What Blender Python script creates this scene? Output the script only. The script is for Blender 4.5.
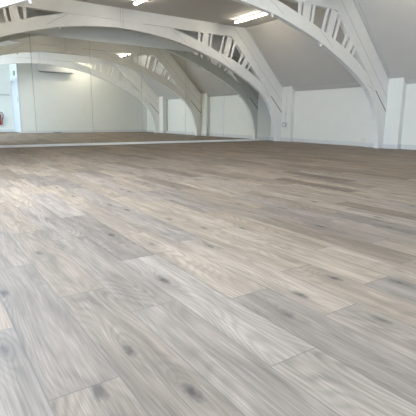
import bpy, bmesh, math, random
from mathutils import Vector, Matrix
from mathutils.geometry import tessellate_polygon
for o in list(bpy.data.objects): bpy.data.objects.remove(o, do_unlink=True)
S = bpy.context.scene
C = S.collection
R = math.radians
# ------------------------------------------------------------ room measures (metres)
# x runs towards the mirrored end, y runs from the right-hand wall (0) to the left-hand wall (W)
W = 11.44; HW = 1.61; HC = 3.39; SL = HC - HW      # width, wall height, ceiling height, run of the 45 degree slope
XM = 11.17                                         # mirrored end wall
XB = 1.31; YA = 6.30; XR = -0.55                   # back wall, side of the alcove, back of the alcove
XT = (2.93, 6.78, 10.62); TT = 0.125               # trusses
PW = 0.474; PP = 0.15                              # wall piers: half width, projection

# ------------------------------------------------------------ camera
cd = bpy.data.cameras.new('camera'); cam = bpy.data.objects.new('camera', cd); C.objects.link(cam)
Fv = Vector((0.80984626, -0.54889309, -0.20703966)); Rv = Vector((-0.55946573, -0.8288056, 0.00890861)); Uv = Vector((0.17648551, -0.10861699, 0.97829199))
m = Matrix.Identity(4)
for i in range(3):
    m[i][0] = Rv[i]; m[i][1] = Uv[i]; m[i][2] = -Fv[i]
m.translation = Vector((0, 10.2426, 0.72)); cam.matrix_world = m
cd.sensor_width = 36; cd.sensor_height = 36; cd.lens = 422.24 / 416 * 36; cd.clip_start = 0.02
S.camera = cam

# ------------------------------------------------------------ daylight and exposure
wd = bpy.data.worlds.new('overcast'); S.world = wd; wd.use_nodes = True
bg = wd.node_tree.nodes['Background']; bg.inputs[0].default_value = (0.72, 0.85, 1.0, 1); bg.inputs[1].default_value = 1.2
S.view_settings.view_transform = 'Standard'; S.view_settings.look = 'None'
S.view_settings.exposure = 1.48; S.view_settings.gamma = 1; S.view_settings.use_curve_mapping = False

def area(name, loc, direction, sx, sy, power, col):
    l = bpy.data.lights.new(name, 'AREA'); l.shape = 'RECTANGLE'; l.size = sx; l.size_y = sy
    l.energy = power; l.color = col
    o = bpy.data.objects.new(name, l); C.objects.link(o); o.location = loc
    o.rotation_euler = Vector(direction).to_track_quat('-Z', 'Y').to_euler()
    return o
DAY = (0.64, 0.81, 1.0)
# daylight just outside each roof window and the alcove window
SKY = []  # (x0, x1, s0, s1): openings in the left slope, s = distance in from the left wall
SKYL = [(3.7, 6.1, 0.35, 1.5), (-0.35, 1.1, 0.35, 1.5), (1.45, 2.3, 0.35, 1.5)]  # all out of view; the one over the alcove is added to brighten it
SKYR = []
PW_DAY = {0: 205, 1: 24, 2: 95}
for i, (a, b, s0, s1) in enumerate(SKYL):
    sm = (s0 + s1) / 2
    area('daylight', ((a + b) / 2, W - sm + 0.12, HW + sm + 0.12), (0, -1, -1), (s1 - s0) * 1.414, b - a, PW_DAY[i], DAY)
for (a, b, s0, s1) in SKYR:
    sm = (s0 + s1) / 2
    area('daylight', ((a + b) / 2, sm - 0.12, HW + sm + 0.12), (0, 1, -1), (s1 - s0) * 1.414, b - a, 60, DAY)
ALW = (-0.35, 1.1, 0.45, 1.5)                      # window in the alcove's left wall
area('daylight', (0.375, W + 0.12, 0.975), (0, -1, 0), 1.0, 1.4, 18, DAY)

# ------------------------------------------------------------ materials
def mat(name, col, rough=0.5, metal=0.0, noise=0.0, nscale=3.0, bump=0.0, bscale=60, spec=0.5):
    mt = bpy.data.materials.new(name); mt.use_nodes = True; nt = mt.node_tree; b = nt.nodes['Principled BSDF']
    b.inputs['Base Color'].default_value = (*col, 1); b.inputs['Roughness'].default_value = rough
    b.inputs['Metallic'].default_value = metal; b.inputs['Specular IOR Level'].default_value = spec
    tc = nt.nodes.new('ShaderNodeTexCoord')
    if noise:
        n = nt.nodes.new('ShaderNodeTexNoise'); n.inputs['Scale'].default_value = nscale; n.inputs['Detail'].default_value = 4
        nt.links.new(tc.outputs['Object'], n.inputs['Vector'])
        r = nt.nodes.new('ShaderNodeValToRGB'); r.color_ramp.elements[0].position = .3; r.color_ramp.elements[1].position = .7
        r.color_ramp.elements[0].color = (*[c * (1 - noise) for c in col], 1); r.color_ramp.elements[1].color = (*[min(1, c * (1 + noise)) for c in col], 1)
        nt.links.new(n.outputs['Fac'], r.inputs['Fac']); nt.links.new(r.outputs['Color'], b.inputs['Base Color'])
    if bump:
        n = nt.nodes.new('ShaderNodeTexNoise'); n.inputs['Scale'].default_value = bscale; n.inputs['Detail'].default_value = 3
        nt.links.new(tc.outputs['Object'], n.inputs['Vector'])
        bp = nt.nodes.new('ShaderNodeBump'); bp.inputs['Strength'].default_value = bump; bp.inputs['Distance'].default_value = .01
        nt.links.new(n.outputs['Fac'], bp.inputs['Height']); nt.links.new(bp.outputs['Normal'], b.inputs['Normal'])
    return mt
def emis(name, col, s):
    mt = bpy.data.materials.new(name); mt.use_nodes = True; b = mt.node_tree.nodes['Principled BSDF']
    b.inputs['Base Color'].default_value = (*col, 1); b.inputs['Emission Color'].default_value = (*col, 1); b.inputs['Emission Strength'].default_value = s
    return mt
M = {}
M['wall'] = mat('wall_paint', (.81, .815, .775), .6, noise=.015, bump=.05)
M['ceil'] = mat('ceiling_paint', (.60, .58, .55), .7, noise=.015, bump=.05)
M['timber'] = mat('painted_timber', (.86, .86, .85), .42, noise=.02, nscale=6, bump=.12, bscale=25)
M['seam'] = mat('painted_joint', (.46, .45, .43), .8)
M['gap'] = mat('dark_gap', (.06, .055, .05), .9)
M['skirt'] = mat('skirting_gloss', (.68, .695, .70), .3)
M['trim'] = mat('trim_paint', (.60, .59, .56), .5)  # darkened a little, shadow beside the truss put into the colour
M['sill'] = mat('mirror_ledge_paint', (.84, .86, .86), .35)
M['plastic'] = mat('white_plastic', (.82, .82, .81), .35)
M['greyplastic'] = mat('grey_plastic', (.55, .56, .57), .4)
M['acwhite'] = mat('air_unit_white', (.78, .79, .79), .4)
M['acflap_shaded'] = mat('air_unit_flap_shaded', (.20, .20, .195), .5)  # dark tone paints in the shade under the unit
M['backing'] = mat('mirror_backing', (.42, .43, .41), .7)
M['acdark'] = mat('air_unit_outlet', (.22, .22, .22), .6)
M['door'] = mat('door_gloss', (.60, .635, .675), .3, noise=.02)
M['metal'] = mat('brushed_metal', (.55, .56, .58), .3, 1.0)
M['red'] = mat('extinguisher_red', (.42, .012, .02), .3)
M['black'] = mat('black_rubber', (.02, .02, .025), .5)
M['label'] = mat('muted_label', (.30, .10, .12), .5)
M['green'] = mat('sign_green', (.01, .22, .10), .4)
M['white'] = mat('sign_white', (.85, .87, .85), .5)
M['yellow'] = mat('socket_marking', (.75, .66, .12), .5)
M['bluegrey'] = mat('blue_grey_metal', (.16, .21, .27), .45)
M['tube'] = emis('lamp_diffuser', (1.0, .925, .77), 15.0)
# mirror: faintly green silvered glass
mt = bpy.data.materials.new('mirror_glass'); mt.use_nodes = True; b = mt.node_tree.nodes['Principled BSDF']
b.inputs['Base Color'].default_value = (.95, .955, .90, 1); b.inputs['Metallic'].default_value = 1; b.inputs['Roughness'].default_value = 0.0
M['mirror'] = mt
# window pane
mt = bpy.data.materials.new('window_glass'); mt.use_nodes = True; nt = mt.node_tree; nt.nodes.remove(nt.nodes['Principled BSDF'])
tr = nt.nodes.new('ShaderNodeBsdfTransparent'); gl = nt.nodes.new('ShaderNodeBsdfGlossy'); gl.inputs['Roughness'].default_value = .02
mx = nt.nodes.new('ShaderNodeMixShader'); mx.inputs[0].default_value = .06
nt.links.new(tr.outputs[0], mx.inputs[1]); nt.links.new(gl.outputs[0], mx.inputs[2]); nt.links.new(mx.outputs[0], nt.nodes['Material Output'].inputs[0])
M['pane'] = mt

# floor vinyl: every plank face carries its own random numbers and its own uv in metres
def floor_material():
    mt = bpy.data.materials.new('oak_plank_vinyl'); mt.use_nodes = True; nt = mt.node_tree; N = nt.nodes; L = nt.links
    b = N['Principled BSDF']
    def nd(t, **k):
        n = N.new(t)
        for a, v in k.items(): setattr(n, a, v)
        return n
    def math_(op, a, bb=None, c=None):
        n = nd('ShaderNodeMath', operation=op)
        for i, v in enumerate((a, bb, c)):
            if v is None: continue
            if isinstance(v, (int, float)): n.inputs[i].default_value = v
            else: L.new(v, n.inputs[i])
        return n.outputs[0]
    def mixc(f, a, bb, blend='MIX'):
        n = nd('ShaderNodeMix', data_type='RGBA', blend_type=blend)
        if isinstance(f, (int, float)): n.inputs[0].default_value = f
        else: L.new(f, n.inputs[0])
        for i, v in ((6, a), (7, bb)):
            if isinstance(v, tuple): n.inputs[i].default_value = (*v, 1)
            else: L.new(v, n.inputs[i])
        return n.outputs[2]
    uv = nd('ShaderNodeUVMap', uv_map='plank_uv').outputs[0]
    at = nd('ShaderNodeAttribute', attribute_name='plank_tone').outputs['Fac']
    at2 = nd('ShaderNodeAttribute', attribute_name='plank_warm').outputs['Fac']
    at3 = nd('ShaderNodeAttribute', attribute_name='plank_seed').outputs['Fac']
    sep = nd('ShaderNodeSeparateXYZ'); L.new(uv, sep.inputs[0]); u, v = sep.outputs[0], sep.outputs[1]
    off = math_('MULTIPLY', at3, 57.0)
    def noise(su, sv, detail=2.0, rough=.5, extra=0.0):
        cc = nd('ShaderNodeCombineXYZ'); L.new(math_('ADD', math_('MULTIPLY', u, su), math_('ADD', off, extra)), cc.inputs[0]); L.new(math_('MULTIPLY', vb, sv), cc.inputs[1]); L.new(off, cc.inputs[2])
        nn = nd('ShaderNodeTexNoise'); nn.inputs['Scale'].default_value = 1.0; nn.inputs['Detail'].default_value = detail; nn.inputs['Roughness'].default_value = rough
        L.new(cc.outputs[0], nn.inputs['Vector']); return nn.outputs['Fac']
    # knots: two per plank at most; the grain is pushed aside around them
    vb = v; bump_sum = None; kn = None
    for q in ('a', 'b'):
        ku = nd('ShaderNodeAttribute', attribute_name='knot_u_' + q).outputs['Fac']; kv = nd('ShaderNodeAttribute', attribute_name='knot_v_' + q).outputs['Fac']
        du = math_('SUBTRACT', u, ku); dv = math_('SUBTRACT', v, kv)
        e1 = math_('ADD', math_('POWER', math_('ABSOLUTE', math_('DIVIDE', du, .15)), 2.0), math_('POWER', math_('ABSOLUTE', math_('DIVIDE', dv, .038)), 2.0))
        g = math_('DIVIDE', 1.0, math_('ADD', 1.0, e1))
        bump_sum = g if bump_sum is None else math_('ADD', bump_sum, g)
        e2 = math_('SQRT', math_('ADD', math_('POWER', math_('ABSOLUTE', math_('DIVIDE', du, .034)), 2.0), math_('POWER', math_('ABSOLUTE', math_('DIVIDE', dv, .014)), 2.0)))
        kn = e2 if kn is None else math_('MINIMUM', kn, e2)
        push = math_('MULTIPLY', math_('MULTIPLY', g, -.55), dv)
        vb = math_('ADD', vb, push)
    wob = noise(3.0, 5.0, 1.0)
    vb = math_('ADD', vb, math_('MULTIPLY', math_('SUBTRACT', wob, .5), .010))
    # cathedral figure: contour lines of a slow stretched field, rising at the knots
    h = math_('ADD', noise(1.1, 6.0, 1.0, .4), math_('MULTIPLY', bump_sum, .22))
    h = math_('ADD', h, math_('MULTIPLY', v, 1.3))
    brk = noise(9.0, 60.0, 2.0)
    ring = math_('MULTIPLY_ADD', math_('SINE', math_('MULTIPLY_ADD', brk, 2.6, math_('MULTIPLY', h, 125.0))), .5, .5)
    ring = math_('POWER', ring, 1.6)
    ringm = math_('MULTIPLY', ring, math_('MULTIPLY_ADD', noise(2.0, 9.0, 1.0, .5, 13.0), 1.6, -.25))
    f_ = noise(7.0, 330.0, 3.0, .65)
    s_ = noise(2.6, 140.0, 2.5, .6, 5.0)
    b_ = noise(2.4, 17.0, 2.0, .5, 9.0)
    dk = kn
    base = mixc(at, (.118, .087, .067), (.272, .214, .170))
    base = mixc(math_('MULTIPLY', at2, .7), base, mixc(at, (.145, .098, .062), (.315, .225, .150)))
    def ramp(x, p0, p1, c0=0.0, c1=1.0):
        r = nd('ShaderNodeMapRange'); r.inputs[1].default_value = p0; r.inputs[2].default_value = p1; r.inputs[3].default_value = c0; r.inputs[4].default_value = c1; L.new(x, r.inputs[0]); return r.outputs[0]
    def mul(c, f):
        return mixc(1.0, c, f, 'MULTIPLY')
    def grey(x):
        cc = nd('ShaderNodeCombineColor'); [L.new(x, cc.inputs[i]) for i in range(3)]; return cc.outputs[0]
    ksz = math_('MULTIPLY_ADD', at3, .35, .60)
    c = mul(base, grey(ramp(ringm, 0, 1, 1.06, .78)))
    c = mul(c, grey(ramp(f_, .3, .7, .86, 1.14)))
    c = mul(c, grey(ramp(s_, .3, .7, .84, 1.15)))
    c = mul(c, grey(ramp(b_, .3, .7, .78, 1.18)))
    c = mixc(ramp(noise(5.0, 75.0, 2.0, .55, 21.0), .58, .74, 0, .42), c, (.10, .078, .058))   # dark flecks along the grain
    c = mixc(ramp(f_, .60, .74, 0, .35), c, (.40, .37, .33))            # limed pores
    c = mixc(ramp(bump_sum, .35, 1.0, 0, .25), c, (.11, .09, .072))
    kn = math_('ADD', kn, math_('MULTIPLY', math_('SUBTRACT', noise(22.0, 60.0, 2.0, .6, 3.0), .5), 2.6))
    c = mixc(math_('MULTIPLY', ksz, ramp(kn, .1, 1.7, 1, 0)), c, (.05, .04, .033))
    # joint lines at the plank edges
    fu = nd('ShaderNodeAttribute', attribute_name='plank_len').outputs['Fac']
    ev = math_('MINIMUM', v, math_('SUBTRACT', PLW, v))
    eu = math_('MINIMUM', u, math_('SUBTRACT', fu, u))
    e = math_('MINIMUM', ev, eu)
    c = mixc(ramp(e, .0010, .0042, .55, 0.0), c, (.09, .08, .07))
    L.new(c, b.inputs['Base Color'])
    L.new(ramp(f_, .3, .7, .50, .62), b.inputs['Roughness'])
    b.inputs['Specular IOR Level'].default_value = .28
    bp = nd('ShaderNodeBump'); bp.inputs['Strength'].default_value = .18; bp.inputs['Distance'].default_value = .002
    L.new(math_('ADD', f_, math_('MULTIPLY', ring, .3)), bp.inputs['Height']); L.new(bp.outputs['Normal'], b.inputs['Normal'])
    return mt
PLW = 0.1965; PLL = 1.13

# ------------------------------------------------------------ mesh helpers
def link(name, bm, material, parent=None, smooth=False, recalc=True):
    me = bpy.data.meshes.new(name)
    if recalc: bmesh.ops.recalc_face_normals(bm, faces=bm.faces)
    bm.to_mesh(me); bm.free()
    for mm in (material if isinstance(material, (list, tuple)) else [material]): me.materials.append(mm)
    if smooth:
        for p in me.polygons: p.use_smooth = True
    o = bpy.data.objects.new(name, me); C.objects.link(o)
    if parent: o.parent = parent
    return o
def box(bm, x0, x1, y0, y1, z0, z1, bev=0.0):
    vs = [bm.verts.new((x, y, z)) for x in (x0, x1) for y in (y0, y1) for z in (z0, z1)]
    fs = [bm.faces.new([vs[i] for i in f]) for f in ((0, 1, 3, 2), (4, 6, 7, 5), (0, 4, 5, 1), (2, 3, 7, 6), (0, 2, 6, 4), (1, 5, 7, 3))]
    if bev:
        es = list({e for f in fs for e in f.edges}); bmesh.ops.bevel(bm, geom=es, offset=bev, segments=2, affect='EDGES')
def quad(bm, pts):
    bm.faces.new([bm.verts.new(p) for p in pts])
def prism(bm, yz, x0, x1):
    """solid with outline yz (list of (y, z)) between x0 and x1; triangulated caps for concave outlines"""
    a = [bm.verts.new((x0, y, z)) for y, z in yz]; b = [bm.verts.new((x1, y, z)) for y, z in yz]
    n = len(yz)
    tris = tessellate_polygon([[Vector((0, y, z)) for y, z in yz]])
    for i, j, k in tris:
        bm.faces.new([a[i], a[j], a[k]]); bm.faces.new([b[k], b[j], b[i]])
    for i in range(n):
        j = (i + 1) % n; bm.faces.new([a[j], a[i], b[i], b[j]])
def cyl(bm, p0, p1, r, r2=None, seg=16):
    p0 = Vector(p0); p1 = Vector(p1); d = p1 - p0; r2 = r if r2 is None else r2
    q = Vector((0, 0, 1)).rotation_difference(d.normalized()).to_matrix().to_4x4(); q.translation = (p0 + p1) / 2
    bmesh.ops.create_cone(bm, cap_ends=True, segments=seg, radius1=r, radius2=r2, depth=d.length, matrix=q)
def tube(bm, pts, r, seg=8):
    for a, b in zip(pts, pts[1:]): cyl(bm, a, b, r, seg=seg)
    for p in pts[1:-1]:
        bmesh.ops.create_uvsphere(bm, u_segments=seg, v_segments=6, radius=r, matrix=Matrix.Translation(p))
def lathe(bm, prof, cx, cy, seg=20):
    rings = [[bm.verts.new((cx + r * math.cos(2 * math.pi * k / seg), cy + r * math.sin(2 * math.pi * k / seg), z)) for k in range(seg)] for r, z in prof]
    for a, b in zip(rings, rings[1:]):
        for k in range(seg): bm.faces.new([a[k], a[(k + 1) % seg], b[(k + 1) % seg], b[k]])
    bm.faces.new(rings[0]); bm.faces.new(rings[-1])
def tag(o, label, cat, group=None):
    o['label'] = label; o['category'] = cat
    if group: o['group'] = group
    return o
def empty(name, loc, label, cat, group=None):
    o = bpy.data.objects.new(name, None); C.objects.link(o); o.location = loc; o.empty_display_size = .1
    return tag(o, label, cat, group)
def struct(name, bm, m, **k):
    o = link(name, bm, m, **k); o['kind'] = 'structure'; return o
def spline(pts, n=6):
    out = []
    P = [pts[0]] + list(pts) + [pts[-1]]
    for i in range(1, len(P) - 2):
        for k in range(n):
            t = k / n; p = []
            for c in (0, 1):
                a, b, cc, d = P[i - 1][c], P[i][c], P[i + 1][c], P[i + 2][c]
                p.append(.5 * (2 * b + (cc - a) * t + (2 * a - 5 * b + 4 * cc - d) * t * t + (3 * b - a - 3 * cc + d) * t ** 3))
            out.append(tuple(p))
    out.append(pts[-1]); return out

# ------------------------------------------------------------ floor
random.seed(5)
FX0, FX1 = XR, XM
bm = bmesh.new()
uvl = bm.loops.layers.uv.new('plank_uv'); lt = bm.faces.layers.float.new('plank_tone'); lw = bm.faces.layers.float.new('plank_warm')
ls = bm.faces.layers.float.new('plank_seed'); ll = bm.faces.layers.float.new('plank_len')
lk = [bm.faces.layers.float.new(n_) for n_ in ('knot_u_a', 'knot_v_a', 'knot_u_b', 'knot_v_b')]
known = {0: 1.03, 1: .54, 2: .26, 3: .83, 4: .15, 5: .97, 6: .27, 7: 1.08, 8: .42, -1: .37}   # plank ends seen in the photo
# knots and plank tones read off the floor: (x, y) and (x, y, tone, warmth)
KNOTS =  [(1.842, 10.019), (1.362, 10.096), (0.995, 9.918), (1.144, 9.762), (0.857, 9.708), (2.321, 9.772), (2.456, 9.308), (1.612, 9.393), (0.828, 8.902), (1.047, 9.165), (1.157, 8.988), (1.205, 8.714), (3.092, 8.929), (2.145, 9.182), (2.644, 8.794), (3.229, 8.431), (1.934, 8.922), (2.156, 8.503), (2.302, 8.722), (3.351, 8.97), (2.515, 8.136), (1.014, 8.507)]
TONES =  [(2.17, 9.8, 0.5, 0.5), (2.0, 9.55, 0.4, 0), (1.47, 9.89, 0.6, 0.1), (1.24, 9.91, 0.62, 0), (0.93, 9.88, 0.5, 0.4), (1.11, 9.71, 0.42, 0.15), (1.15, 9.53, 0.35, 0), (1.49, 9.52, 0.5, 0.1), (1.6, 9.37, 0.65, 0.1), (1.34, 9.14, 0.75, 0.6), (1.09, 9.31, 0.4, 0), (0.73, 9.43, 0.78, 0.1), (0.78, 9.09, 0.45, 0), (0.82, 8.89, 0.72, 0.25), (1.19, 8.95, 0.4, 0), (1.12, 8.33, 0.8, 0.7), (2.06, 8.55, 0.75, 0.8), (1.78, 8.99, 0.8, 0.5), (1.74, 9.4, 0.82, 0), (2.2, 9.3, 0.3, 0), (2.69, 8.63, 0.7, 0.8), (0.88, 9.56, 0.5, 0), (1.84, 9.96, 0.42, 0.1), (1.23, 10.1, 0.6, 0), (0.85, 9.75, 0.45, 0.3), (2.45, 9.87, 0.5, 0.3), (2.88, 9.51, 0.55, 0.1), (0.97, 9.61, 0.55, 0), (3.11, 9.1, 0.5, 0.5)]
Y0 = 10.04
i0 = int((Y0 - W) / PLW) - 1; i1 = int(Y0 / PLW) + 1
for i in range(i0, i1 + 1):
    ya = Y0 - PLW * (i + 1); yb = Y0 - PLW * i
    if yb <= 0 or ya >= W: continue
    offx = known.get(i, random.random() * PLL)
    k = -3
    while True:
        xa = offx + k * PLL; xb = xa + PLL; k += 1
        if xa >= FX1: break
        if xb <= FX0: continue
        ca, cb = max(xa, FX0), min(xb, FX1); da, db = max(ya, 0), min(yb, W)
        if db <= YA and cb <= XB - .1: continue
        vs = [bm.verts.new(p) for p in ((ca, da, 0), (cb, da, 0), (cb, db, 0), (ca, db, 0))]
        f = bm.faces.new(vs)
        flip = random.random() < .5
        for lp in f.loops:
            uu = lp.vert.co.x - xa; vv = lp.vert.co.y - ya
            if flip: uu = PLL - uu; vv = PLW - vv
            lp[uvl].uv = (uu, vv)
        t = random.random()
        f[lt] = min(.74, max(.12, random.gauss(.5, .19))); f[lw] = max(0, random.gauss(.35, .35)) if t < .7 else .75
        kk = [(p[0] - xa, p[1] - ya) for p in KNOTS if xa < p[0] < xb and ya < p[1] < yb]
        near = xa < 3.0 and ya > 8.2
        if not near and not kk: kk = [(random.uniform(.08, 1.05), random.uniform(.03, .165)) for _ in range(random.choice((0, 1, 1, 2)))]
        kk = [(PLL - a_, PLW - b_) if flip else (a_, b_) for a_, b_ in kk][:2]
        while len(kk) < 2: kk.append((-3.0, -3.0))
        for q_ in range(4): f[lk[q_]] = kk[q_ // 2][q_ % 2]
        for (px_, py_, tt_, ww_) in TONES:
            if xa < px_ < xb and ya < py_ < yb: f[lt] = tt_; f[lw] = ww_
        f[lw] = min(1, f[lw]); f[ls] = random.random(); f[ll] = PLL
floor = struct('floor', bm, floor_material(), recalc=False)

# ------------------------------------------------------------ walls
bm = bmesh.new()                                   # right wall with its boxed-out piers
prof = [(XB, 0)]
for xt in XT: prof += [(xt - PW, 0), (xt - PW, PP), (xt + PW, PP), (xt + PW, 0)]
prof += [(XM, 0)]
for (xa, ya), (xb, yb) in zip(prof, prof[1:]):
    quad(bm, [(xa, ya, 0), (xb, yb, 0), (xb, yb, HW + yb), (xa, ya, HW + ya)])
struct('wall_right', bm, M['wall'], recalc=False)
bm = bmesh.new()                                   # left wall, window hole in the alcove
a0, a1, z0, z1 = ALW
prof = [(XB, 0)]
for xt in XT: prof += [(xt - PW, 0), (xt - PW, PP), (xt + PW, PP), (xt + PW, 0)]
prof += [(XM, 0)]
for (xa, ya), (xb, yb) in zip(prof, prof[1:]):
    quad(bm, [(xb, W - yb, 0), (xa, W - ya, 0), (xa, W - ya, HW + ya), (xb, W - yb, HW + yb)])
for (xa, xb, za, zb) in ((XR, a0, 0, HW), (a1, XB, 0, HW), (a0, a1, 0, z0), (a0, a1, z1, HW)):
    quad(bm, [(xb, W, za), (xa, W, za), (xa, W, zb), (xb, W, zb)])
struct('wall_left', bm, M['wall'], recalc=False)
def gable(x, y0, y1):
    pts = [(x, y0, 0), (x, y1, 0)]
    if y1 == W: pts += [(x, W, HW), (x, W - SL, HC)]
    else: pts += [(x, y1, HC)]
    if y0 == 0: pts += [(x, SL, HC), (x, 0, HW)]
    else: pts += [(x, y0, HC)]
    return pts
bm = bmesh.new(); quad(bm, gable(XM, 0, W)); struct('wall_mirrored_end', bm, M['wall'])
bm = bmesh.new(); quad(bm, gable(XB, 0, YA)); struct('wall_back', bm, M['wall'])
bm = bmesh.new(); quad(bm, gable(XR, YA, W)); struct('wall_alcove_back', bm, M['wall'])
bm = bmesh.new(); quad(bm, [(XR, YA, 0), (XB, YA, 0), (XB, YA, HC), (XR, YA, HC)]); struct('wall_alcove_side', bm, M['wall'])

# ------------------------------------------------------------ ceiling: flat part and 45 degree slopes, roof windows cut in
bm = bmesh.new()
quad(bm, [(XB, SL, HC), (XM, SL, HC), (XM, W - SL, HC), (XB, W - SL, HC)])
quad(bm, [(XR, YA, HC), (XB, YA, HC), (XB, W - SL, HC), (XR, W - SL, HC)])
def slope(bm, x0, x1, holes, left):
    def P(x, s): return (x, (W - s) if left else s, HW + s)
    xs = sorted({x0, x1, *[h[0] for h in holes], *[h[1] for h in holes]})
    for xa, xb in zip(xs, xs[1:]):
        hh = [h for h in holes if h[0] <= xa and xb <= h[1]]
        bands = [(0, SL)] if not hh else [(0, hh[0][2]), (hh[0][3], SL)]
        for s0, s1 in bands: quad(bm, [P(xa, s0), P(xb, s0), P(xb, s1), P(xa, s1)])
        if hh:
            pass
slope(bm, XB, XM, SKYR, False); slope(bm, XR, XM, SKYL, True)
struct('ceiling', bm, M['ceil'])

# ------------------------------------------------------------ windows
def skylight(n, a, b, s0, s1, left):
    def P(x, s, o): return (x, (W - s + o) if left else (s - o), HW + s + o)   # o = distance outward / 1.414
    bm = bmesh.new(); t = .05
    def bar(xa, xb, sa, sb):
        vs = [bm.verts.new(P(x, s, o)) for x in (xa, xb) for s in (sa, sb) for o in (-.015, .06)]
        for f in ((0, 1, 3, 2), (4, 6, 7, 5), (0, 4, 5, 1), (2, 3, 7, 6), (0, 2, 6, 4), (1, 5, 7, 3)): bm.faces.new([vs[i] for i in f])
    bar(a, a + t, s0, s1); bar(b - t, b, s0, s1); bar(a + t, b - t, s0, s0 + t); bar(a + t, b - t, s1 - t, s1)
    fr = struct('window_%d' % n, bm, M['skirt'])
    bm = bmesh.new(); quad(bm, [P(a + t, s0 + t, .03), P(b - t, s0 + t, .03), P(b - t, s1 - t, .03), P(a + t, s1 - t, .03)])
    link('pane', bm, M['pane'], fr)
n = 1
for h in SKYL: skylight(n, *h, True); n += 1
for h in SKYR: skylight(n, *h, False); n += 1
bm = bmesh.new(); t = .05
for q in ((a0, a0 + t, z0, z1), (a1 - t, a1, z0, z1), (a0 + t, a1 - t, z0, z0 + t), (a0 + t, a1 - t, z1 - t, z1)):
    box(bm, q[0], q[1], W - .015, W + .07, q[2], q[3])
fr = struct('window_%d' % n, bm, M['skirt'])
bm = bmesh.new(); quad(bm, [(a0 + t, W + .03, z0 + t), (a1 - t, W + .03, z0 + t), (a1 - t, W + .03, z1 - t), (a0 + t, W + .03, z1 - t)])
link('pane', bm, M['pane'], fr)

# ------------------------------------------------------------ skirting boards (follow the piers)
def skirting(name, path, side):
    """path of (x, y) corners; side +1 puts the board to the left of travel"""
    bm = bmesh.new(); H = .122; T = .018
    P = [Vector(p) for p in path]; offs = []
    for i, p in enumerate(P):
        ds = []
        if i > 0: ds.append((P[i] - P[i - 1]).normalized())
        if i < len(P) - 1: ds.append((P[i + 1] - P[i]).normalized())
        ns = [Vector((-d.y, d.x)) * side for d in ds]
        offs.append(ns[0] if len(ns) == 1 else ns[0] + ns[1])
    sec = [(0.0, 0.0), (T, 0.0), (T, H * .78), (T * .55, H * .90), (T * .4, H), (0.0, H)]
    rows = [[bm.verts.new((P[i].x + offs[i].x * a, P[i].y + offs[i].y * a, z + .0005)) for a, z in sec] for i in range(len(P))]
    for r0, r1 in zip(rows, rows[1:]):
        for k in range(len(sec) - 1): bm.faces.new([r0[k], r0[k + 1], r1[k + 1], r1[k]])
    bm.faces.new(rows[0]); bm.faces.new(rows[-1])
    struct(name, bm, M['skirt'])
pr = [(XB + .019, 0)]
for xt in XT: pr += [(xt - PW, 0), (xt - PW, PP), (xt + PW, PP), (xt + PW, 0)]
pr += [(XM - .019, 0)]
def split_at_truss(path, y):
    # leave a gap where a truss foot stands against the pier
    out = []; cur = [path[0]]
    for a, b in zip(path, path[1:]):
        hit = [xt for xt in XT if abs(a[1] - y) < 1e-6 and abs(b[1] - y) < 1e-6 and a[0] < xt < b[0]]
        if hit:
            cur.append((hit[0] - TT / 2 - .002, y)); out.append(cur); cur = [(hit[0] + TT / 2 + .002, y)]
        cur.append(b)
    out.append(cur); return out
for k, pth in enumerate(split_at_truss(pr, PP)): skirting('baseboard_right_%d' % (k + 1), pth, 1)
pl = [(x, W - y) for x, y in pr]; pl[0] = (XB, W)
for k, pth in enumerate(split_at_truss(pl, W - PP)): skirting('baseboard_left_%d' % (k + 1), pth, -1)
skirting('baseboard_back', [(XB, .019), (XB, YA - .085)], -1)
skirting('baseboard_mirrored_end', [(XM, .019), (XM, .66)], 1)
skirting('baseboard_alcove_back', [(XR, YA + .02), (XR, W)], -1)

# ------------------------------------------------------------ flat trims round the slope panels
tn = 1
def slope_strip(xa, xb, s0, s1, left=False, th=.012):
    global tn
    def P(x, s, o): return (x, (W - s - o) if left else (s + o), HW + s - o)
    bm = bmesh.new()
    vs = [bm.verts.new(P(x, s, o)) for x in (xa, xb) for s in (s0, s1) for o in (.001, th)]
    for f in ((0, 1, 3, 2), (4, 6, 7, 5), (0, 4, 5, 1), (2, 3, 7, 6), (0, 2, 6, 4), (1, 5, 7, 3)): bm.faces.new([vs[i] for i in f])
    struct('trim_%d' % tn, bm, M['trim']); tn += 1
bays = [(XB, XT[0]), (XT[0], XT[1]), (XT[1], XT[2])]
for i, (xa, xb) in enumerate(bays):
    pa = xa + (TT / 2 + .005 if i else .02); pb = xb - TT / 2 - .005
    qa = xa + (PW + .005 if i else .02); qb = xb - PW - .005
    slope_strip(qa, qb, .03, .10)                  # bottom
    if i != 1: slope_strip(pa, pb, SL - .10, SL - .02)         # top, at the crease
    else: slope_strip(pa, pb, SL - .10, SL - .02)
    slope_strip(pb - .085, pb, .16, SL - .11)      # beside the truss on its near side

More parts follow.
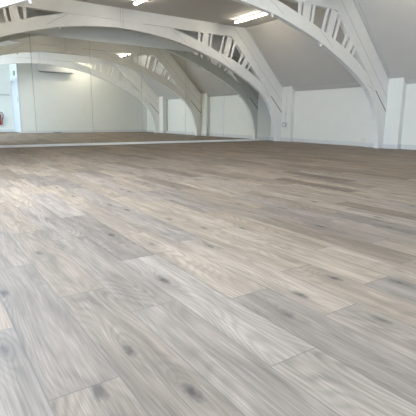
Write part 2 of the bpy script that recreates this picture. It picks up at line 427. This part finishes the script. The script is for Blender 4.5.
# ------------------------------------------------------------ trusses
INTR = [(.36, .0), (.385, .25), (.43, .47), (.515, .75), (.64, 1.02), (.80, 1.26), (1.08, 1.53), (1.57, 1.83), (2.11, 2.09), (2.42, 2.225), (2.80, 2.38), (3.40, 2.57), (4.10, 2.75), (4.80, 2.86), (5.30, 2.905), (5.72, 2.92)]
EXTR = [(1.03, 1.82), (1.67, 2.20), (2.33, 2.485), (2.83, 2.655), (3.15, 2.76), (3.70, 2.93), (4.05, 3.02), (4.28, 3.085)]
MID = W / 2
KN = .79; KS = 1.135                                # rafter inner edge and its board seam, z = y + K
XMIR = lambda pts: [(W - y, z) for y, z in pts]
def bar2(bm, a0_, a1_, b0_, b1_, hx):
    """board from edge a0-a1 (top pair) to b0-b1 (bottom pair) in the y-z plane"""
    prism(bm, [a0_, a1_, b1_, b0_], -hx, hx)
def seg_line(t, pts, w, hx, m='seam', name='joint_line'):
    """one joint line, a thin strip showing on both faces of the truss"""
    L_, R_ = [], []
    for i, p in enumerate(pts):
        q0 = pts[max(0, i - 1)]; q1 = pts[min(len(pts) - 1, i + 1)]
        d = Vector((q1[0] - q0[0], q1[1] - q0[1])).normalized() * w / 2
        L_.append((p[0] - d.y, p[1] + d.x)); R_.append((p[0] + d.y, p[1] - d.x))
    bm = bmesh.new(); prism(bm, L_ + R_[::-1], -hx - .0015, hx + .0015); link(name, bm, M[m], t)
TOPZ = HC - .003
def make_truss(x, label):
    t = empty('arched_truss', (x, 0, 0), label, 'truss', 'arched timber trusses across the room')
    hx = TT / 2; tm = M['timber']; e = .003
    ins = spline(INTR); exs = spline(EXTR)
    # the arched rib, both legs down to the floor, one continuous timber
    half_out = [(PP + .002, .001), (PP + .002, PP + KN - .012)] + [(1.0, 1.0 + KN - .012)] + exs[1:] + [(4.6, 3.087)]
    half_in = [(y, max(z, .001)) for y, z in ins]
    poly = half_out + list(reversed(XMIR(half_out))) + XMIR(half_in) + list(reversed(half_in))[1:]
    bm = bmesh.new(); prism(bm, poly, -hx, hx); link('rib', bm, tm, t)
    # collar
    cz = 3.09; y0_ = cz - KN
    bm = bmesh.new(); prism(bm, [(y0_ + e, cz), (W - y0_ - e, cz), (W - 2.25 - e, TOPZ), (2.25 + e, TOPZ)], -hx, hx); link('collar', bm, tm, t)
    for s in (0, 1):
        mm = (lambda p: p) if s == 0 else XMIR
        a = PP + .002
        bm = bmesh.new(); prism(bm, mm([(a, a + KN), (y0_, cz), (2.25, TOPZ), (TOPZ - KS, TOPZ), (a, a + KS - .004)]), -hx, hx); link('rafter', bm, tm, t)
        bm = bmesh.new(); prism(bm, mm([(a, a + KS), (TOPZ - KS - .004, TOPZ), (TOPZ - HW + .020, TOPZ), (a, a + HW - .020)]), -hx * .93, hx * .93); link('rafter_lining', bm, tm, t)
        # three webs, each a board between two slim battens
        webs = [(((3.285, 3.088), (3.10, 3.088)), ((3.335, 2.80), (3.14, 2.75)), [((3.45, 3.088), (3.385, 3.088), (3.465, 2.865), (3.40, 2.84)), ((3.025, 3.088), (2.965, 3.088), (3.08, 2.73), (3.02, 2.71))]),
                (((2.43, 3.088), (2.255, 3.04)), ((2.58, 2.565), (2.41, 2.50)), [((2.59, 3.088), (2.53, 3.088), (2.735, 2.62), (2.67, 2.60)), ((2.185, 2.97), (2.13, 2.91), (2.335, 2.475), (2.275, 2.455))]),
                (((1.765, 2.545), (1.655, 2.435)), ((1.90, 2.30), (1.765, 2.235)), [((1.885, 2.665), (1.83, 2.61), (2.04, 2.35), (1.98, 2.33)), ((1.585, 2.365), (1.54, 2.32), (1.68, 2.195), (1.63, 2.175))])]
        for (ta, tb), (ba, bb), bats in webs:
            bm = bmesh.new(); prism(bm, mm([ta, tb, bb, ba]), -.052, -.014); link('web_board', bm, tm, t)
            for q in bats:
                bm = bmesh.new(); prism(bm, mm([q[0], q[1], q[3], q[2]]), -.052, -.022); link('web_batten', bm, tm, t)
    # fine joint lines where the painted timbers meet
    for mm in ((lambda p: p), XMIR):
        seg_line(t, mm([(4.36, 3.05), (4.12, 2.93), (3.88, 2.78)]), .007, hx)
        seg_line(t, mm([(2.80, 2.62), (2.55, 2.45), (2.36, 2.30)]), .007, hx)
        seg_line(t, mm([(.99, 1.55), (.80, 1.49), (.70, 1.40)]), .008, hx)
        seg_line(t, mm([(.98, 1.76), (.86, 1.62), (.76, 1.51)]), .008, hx)
        seg_line(t, mm([(PP + .006, PP + KS), (TOPZ - KS, TOPZ - .004)]), .009, hx)
        seg_line(t, mm([(.66, .66 + KN - .004), (PP + .01, PP + .01 + KN - .004)]), .022, hx, 'gap', 'open_joint')
    seg_line(t, [(4.25, 3.088), (5.15, 3.088)], .012, hx); seg_line(t, [(5.95, 3.10), (6.55, 3.10)], .006, hx)
    seg_line(t, [(5.70, TOPZ), (5.70, 2.93)], .006, hx); seg_line(t, [(5.76, TOPZ), (5.76, 2.93)], .005, hx)
    return t
make_truss(XT[2], 'white timber arched truss standing just in front of the mirror wall')
make_truss(XT[1], 'large white arched truss nearest to view, in mid room')
make_truss(XT[0], 'white arched truss near the back wall, seen only in the mirror')

# small white fittings under the arches
CL = [(1.03, 1.47, 'low on the right of'), (2.70, 2.335, 'halfway up the right of'), (4.15, 2.755, 'near the top right of'), (7.28, 2.757, 'near the top left of'), (8.74, 2.335, 'halfway down the left of')]
TN = {0: 'the back truss, mirrored', 1: 'the large near truss', 2: 'the truss by the mirror'}
proto = None
for ti in (2, 1, 0):
    for (y, z, wh) in CL:
        if proto is None:
            proto = bpy.data.objects.new('cable_clip', None)
            bm = bmesh.new(); cyl(bm, (0, 0, 0), (0, 0, -.012), .034); link('base_plate', bm, M['plastic'], proto)
            bm = bmesh.new(); bmesh.ops.create_uvsphere(bm, u_segments=14, v_segments=9, radius=.022, matrix=Matrix.Translation((0, 0, -.030))); link('cap', bm, M['plastic'], proto, smooth=True)
            o = proto; C.objects.link(o)
        else:
            o = proto.copy(); C.objects.link(o)
            for ch in list(proto.children):
                c = ch.copy(); C.objects.link(c); c.parent = o
        # seat it on the curve of the rib
        best = min(range(len(INTR) - 1), key=lambda k: 0 if INTR[k][0] <= (y if y < MID else W - y) <= INTR[k + 1][0] else 9)
        (ya, za), (yb, zb) = INTR[best], INTR[best + 1]; yy = y if y < MID else W - y
        zz = za + (zb - za) * (yy - ya) / (yb - ya); sl = math.atan2(zb - za, yb - ya)
        o.location = (XT[ti] - .02, y, zz - .002); o.rotation_euler = (sl if y < MID else -sl, 0, 0)
        tag(o, 'small white fitting %s %s' % (wh, TN[ti]), 'light fitting', 'small white fittings under the arches')

# ------------------------------------------------------------ mirror wall
MT = 2.64; ed = [.68, 2.10, 3.53, 4.955, 6.385, 7.82, 9.25, 10.68]
names_ = ['rightmost, its upper corner cut by the sloping ceiling', 'second from the right-hand end', 'third from the right-hand end', 'just right of the panel showing the air unit', 'showing the wall air unit and floor grille', 'leftmost in the picture, showing the extinguisher and door', 'beside the left wall, outside the picture']
for k in range(7):
    ya, yb = ed[k] + .0035, ed[k + 1] - .0035
    pts = [(ya, .055), (yb, .055), (yb, MT), (ya, MT)]
    if k == 0: pts = [(ya, .055), (yb, .055), (yb, MT), (MT - HW + .03, MT), (ya, HW + ya - .03)]
    if k == 6: pts = [(ya, .055), (yb, .055), (yb, HW + W - yb - .03), (W - (MT - HW) - .03, MT), (ya, MT)]
    t = empty('mirror_panel', (XM, (ed[k] + ed[k + 1]) / 2, 0), 'tall frameless wall mirror panel, ' + names_[k], 'mirror', 'mirror panels covering the end wall')
    cy = (ed[k] + ed[k + 1]) / 2
    bm = bmesh.new(); prism(bm, [(y - cy, z) for y, z in pts], -.010, -.005); link('glass', bm, M['mirror'], t)
    wy = (ed[k + 1] - ed[k]) / 2
    bk = [(max(-wy + .0003, min(wy - .0003, (y - cy) * 1.01)), z) for y, z in pts]
    bm = bmesh.new(); prism(bm, bk, -.0048, -.001); link('backing', bm, M['backing'], t)
bm = bmesh.new(); box(bm, XM - .075, XM - .001, .67, 10.70, .0005, .053, .006); struct('trim_18', bm, M['sill'])

# ------------------------------------------------------------ ceiling battens
def batten(x, y, rot, label, ln=1.58):
    t = empty('batten_light', (x, y, HC - .002), label, 'ceiling light', 'linear ceiling lights'); t.rotation_euler = (0, 0, rot)
    bm = bmesh.new(); box(bm, -ln / 2, ln / 2, -.045, .045, -.035, 0, .006); link('housing', bm, M['plastic'], t)
    bm = bmesh.new()
    sec = [(-.030, -.036), (-.036, -.052), (-.028, -.072), (0, -.080), (.028, -.072), (.036, -.052), (.030, -.036)]
    rows = [[bm.verts.new((xx, a, b)) for a, b in sec] for xx in (-ln / 2 + .03, ln / 2 - .03)]
    for k in range(len(sec)): bm.faces.new([rows[0][k], rows[0][(k + 1) % len(sec)], rows[1][(k + 1) % len(sec)], rows[1][k]])
    bm.faces.new(rows[0]); bm.faces.new(rows[1]); link('diffuser', bm, M['tube'], t)
    for sx in (-1, 1):
        bm = bmesh.new(); box(bm, sx * (ln / 2 - .015) - .015, sx * (ln / 2 - .015) + .015, -.048, .048, -.088, -.036, .008)
        link('end_cap', bm, M['plastic'], t)
batten(9.24, 2.63, 0, 'lit linear ceiling light at the right, between the two trusses', 1.44)
batten(9.05, 5.70, 0, 'lit linear ceiling light over the middle, cut by the top of the picture')
batten(9.05, 8.84, 0, 'lit linear ceiling light at the left, out of view above the far bay')
batten(4.86, 2.60, 0, 'lit linear ceiling light at the right of the near bay, seen in the mirror')
batten(4.86, 5.72, 0, 'lit linear ceiling light in the middle of the near bay')
batten(4.86, 8.84, 0, 'lit linear ceiling light at the left of the near bay')
batten(2.15, 3.5, math.pi / 2, 'lit linear ceiling light along the back wall, hidden above the arch')

# ------------------------------------------------------------ wall fittings
def socket(x, y, z, label):
    t = empty('double_socket', (x, y, z), label, 'socket', 'power sockets on the right wall')
    bm = bmesh.new(); box(bm, -.073, .073, 0.0005, .018, -.043, .043, .005); link('face_plate', bm, M['plastic'], t)
    for s in (-1, 1):
        bm = bmesh.new(); box(bm, s * .035 - .012, s * .035 + .012, .0182, .022, .012, .032, .002); link('rocker', bm, M['greyplastic'], t)
    bm = bmesh.new(); box(bm, -.062, -.002, .0182, .0195, -.034, -.002); link('marking', bm, M['yellow'], t)
socket(7.47, 0.0, .185, 'low white socket with yellow marking between the two trusses')
# fused switch and conduit on the pier of the far truss
t = empty('fused_switch', (10.38, PP, .545), 'grey-white switch box at the foot of a conduit on the far pier', 'switch')
bm = bmesh.new(); box(bm, -.09, .09, .0005, .07, -.075, .075, .008); link('box', bm, M['greyplastic'], t)
bm = bmesh.new(); box(bm, -.045, .045, .0702, .076, -.03, .03, .003); link('rocker', bm, M['plastic'], t)
t = empty('conduit', (10.36, PP, .63), 'thin white conduit running up the far pier to the slope', 'conduit')
bm = bmesh.new(); cyl(bm, (0, .014, 0), (0, .014, 1.12), .011, seg=10); link('tube', bm, M['skirt'], t, smooth=True)
for z in (.25, .75):
    bm = bmesh.new(); box(bm, -.02, .02, .0005, .028, z, z + .025, .003); link('saddle', bm, M['greyplastic'], t)
# boxed pipe next to the pier of the back truss
t = empty('boxed_pipe', (3.62, 0, 0), 'white boxed-in pipe up the wall beside the back pier, seen in the mirror', 'pipe')
bm = bmesh.new(); box(bm, -.11, -.045, .0005, .06, .125, 1.66, .004); link('boxing', bm, M['trim'], t)
bm = bmesh.new(); cyl(bm, (0, .03, .125), (0, .03, 1.62), .022, seg=12); link('tube', bm, M['trim'], t, smooth=True)

# ------------------------------------------------------------ back wall unit
t = empty('air_conditioner', (XB, 4.70, 2.755), 'long white wall-mounted air unit high on the back wall, seen in the mirror', 'air conditioner')
bm = bmesh.new()
sec = [(0.0005, .0), (.21, .0), (.23, .02), (.235, .06), (.235, .33), (.20, .37), (.0005, .37)]
for y in (-.78, .78): pass
rows = [[bm.verts.new((a, y, b)) for a, b in sec] for y in (-.76, .76)]
for k in range(len(sec)): bm.faces.new([rows[0][k], rows[0][(k + 1) % len(sec)], rows[1][(k + 1) % len(sec)], rows[1][k]])
bm.faces.new(rows[0]); bm.faces.new(rows[1]); link('casing', bm, M['acwhite'], t)
bm = bmesh.new(); box(bm, .03, .15, -.70, .70, -.012, -.0005); link('air_outlet', bm, M['acdark'], t)
bm = bmesh.new(); box(bm, .145, .30, -.82, .74, -.03, -.013, .004); link('flap', bm, M['acflap_shaded'], t)
bm = bmesh.new(); box(bm, .0005, .235, .761, .79, -.01, .37, .01); link('side_cover', bm, M['skirt'], t)
# low grille at the skirting
t = empty('floor_grille', (XB + .02, 4.75, 0), 'flat blue-grey grille on the floor against the back skirting, seen in the mirror', 'grille')
bm = bmesh.new(); box(bm, .002, .12, -.19, .19, .0005, .03, .004); link('body', bm, M['bluegrey'], t)
bm = bmesh.new()
for k in range(9): box(bm, .015, .105, -.165 + k * .038, -.145 + k * .038, .0302, .034)
link('slats', bm, M['greyplastic'], t)

# ------------------------------------------------------------ alcove: door in its side wall, sign, extinguisher, rail
DX0, DX1, DZ = XR + .28, XB - .14, 2.36
bm = bmesh.new()
def arch_box(x0, x1, z0_, z1_, d=.045): box(bm, x0, x1, YA + .0005, YA + d, z0_, z1_, .004)
arch_box(DX0 - .08, DX0, .0005, DZ + .08); arch_box(DX1, DX1 + .08, .0005, DZ + .08); arch_box(DX0, DX1, DZ, DZ + .08)
struct('trim_19', bm, M['door'])
bm = bmesh.new(); box(bm, DX0 + .004, DX1 - .004, YA + .001, YA + .032, .01, DZ - .004, .003)
dr = struct('door_1', bm, M['door'])
bm = bmesh.new(); box(bm, DX0 + .06, DX0 + .12, YA + .033, YA + .04, .96, 1.28, .002); link('handle_plate', bm, M['metal'], dr)
bm = bmesh.new(); cyl(bm, (DX0 + .09, YA + .04, 1.12), (DX0 + .09, YA + .085, 1.12), .011); cyl(bm, (DX0 + .09, YA + .085, 1.12), (DX0 + .22, YA + .085, 1.12), .010); link('door_handle', bm, M['metal'], dr, smooth=True)
bm = bmesh.new(); box(bm, DX1 - .09, DX1 - .05, YA + .033, YA + .06, 1.35, 1.60, .003); link('lock_plate', bm, M['metal'], dr)
bm = bmesh.new(); box(bm, DX0 + .06, DX0 + .38, YA + .033, YA + .10, DZ - .11, DZ - .03, .008); link('door_closer', bm, M['plastic'], dr)
bm = bmesh.new(); box(bm, DX0 + .15, DX0 + .70, YA + .10, YA + .115, DZ - .06, DZ - .035, .003); link('closer_arm', bm, M['metal'], dr)
bm = bmesh.new(); box(bm, XB - .045, XB + .02, YA + .0005, YA + .03, .0005, HC - .01, .004); struct('trim_20', bm, M['door'])
# running-man exit sign above the door
t = empty('exit_sign', (.47, YA + .001, 2.69), 'small green fire exit sign on the alcove wall above the door', 'sign')
bm = bmesh.new(); box(bm, -.17, .17, 0, .012, -.10, .10, .002); link('plate', bm, M['green'], t)
bm = bmesh.new()
bmesh.ops.create_cone(bm, cap_ends=True, segments=14, radius1=.018, radius2=.018, depth=.004, matrix=Matrix.Translation((.055, .0145, .06)) @ Matrix.Rotation(R(90), 4, 'X'))
def limb(pts, w):
    for (xa, za), (xb, zb) in zip(pts, pts[1:]):
        d = Vector((xb - xa, zb - za)).normalized() * w / 2
        vs = [(xa - d.y, za + d.x), (xb - d.y, zb + d.x), (xb + d.y, zb - d.x), (xa + d.y, za - d.x)]
        f = [bm.verts.new((x, .0135, z)) for x, z in vs]; bm.faces.new(f)
limb([(.045, .038), (.03, -.01)], .03); limb([(.03, -.01), (.055, -.045), (.04, -.08)], .017); limb([(.03, -.01), (.0, -.04), (-.03, -.045)], .017)
limb([(.045, .03), (.08, .01), (.10, .025)], .013); limb([(.045, .03), (.01, .02), (.0, -.005)], .013)
limb([(-.05, 0), (-.13, 0)], .014); limb([(-.10, .035), (-.14, 0), (-.10, -.035)], .014)
link('pictogram', bm, M['white'], t)
# rail across the alcove back wall
bm = bmesh.new(); box(bm, XR + .0005, XR + .03, YA + .10, W - .05, 1.72, 1.79, .005); struct('trim_21', bm, M['trim'])
# fire extinguisher on a wall bracket
t = empty('fire_extinguisher', (XR, 6.95, .34), 'red fire extinguisher with black hose hung on the alcove wall', 'fire extinguisher')
bm = bmesh.new(); cxx = .11
lathe(bm, [(.070, .0), (.078, .02), (.078, .42), (.070, .47), (.045, .51), (.024, .53), (.022, .55)], cxx, 0); link('cylinder', bm, M['red'], t, smooth=True)
bm = bmesh.new(); lathe(bm, [(.0788, .17), (.0790, .18), (.0790, .32), (.0788, .33)], cxx, 0); link('label_band', bm, M['label'], t, smooth=True)
bm = bmesh.new(); cyl(bm, (cxx, 0, .55), (cxx, 0, .60), .02); box(bm, cxx - .012, cxx + .012, -.02, .12, .60, .615, .003); box(bm, cxx - .012, cxx + .012, -.02, .11, .57, .58, .003); link('valve', bm, M['black'], t)
bm = bmesh.new(); tube(bm, [(cxx, -.02, .575), (cxx, -.09, .60), (cxx, -.145, .565), (cxx, -.175, .48), (cxx, -.165, .36), (cxx, -.125, .25), (cxx, -.105, .16)], .013); cyl(bm, (cxx, -.105, .17), (cxx, -.10, .04), .018, .012); link('hose', bm, M['black'], t, smooth=True)
bm = bmesh.new(); box(bm, .001, .03, -.04, .04, .30, .50, .003); link('bracket', bm, M['metal'], t)
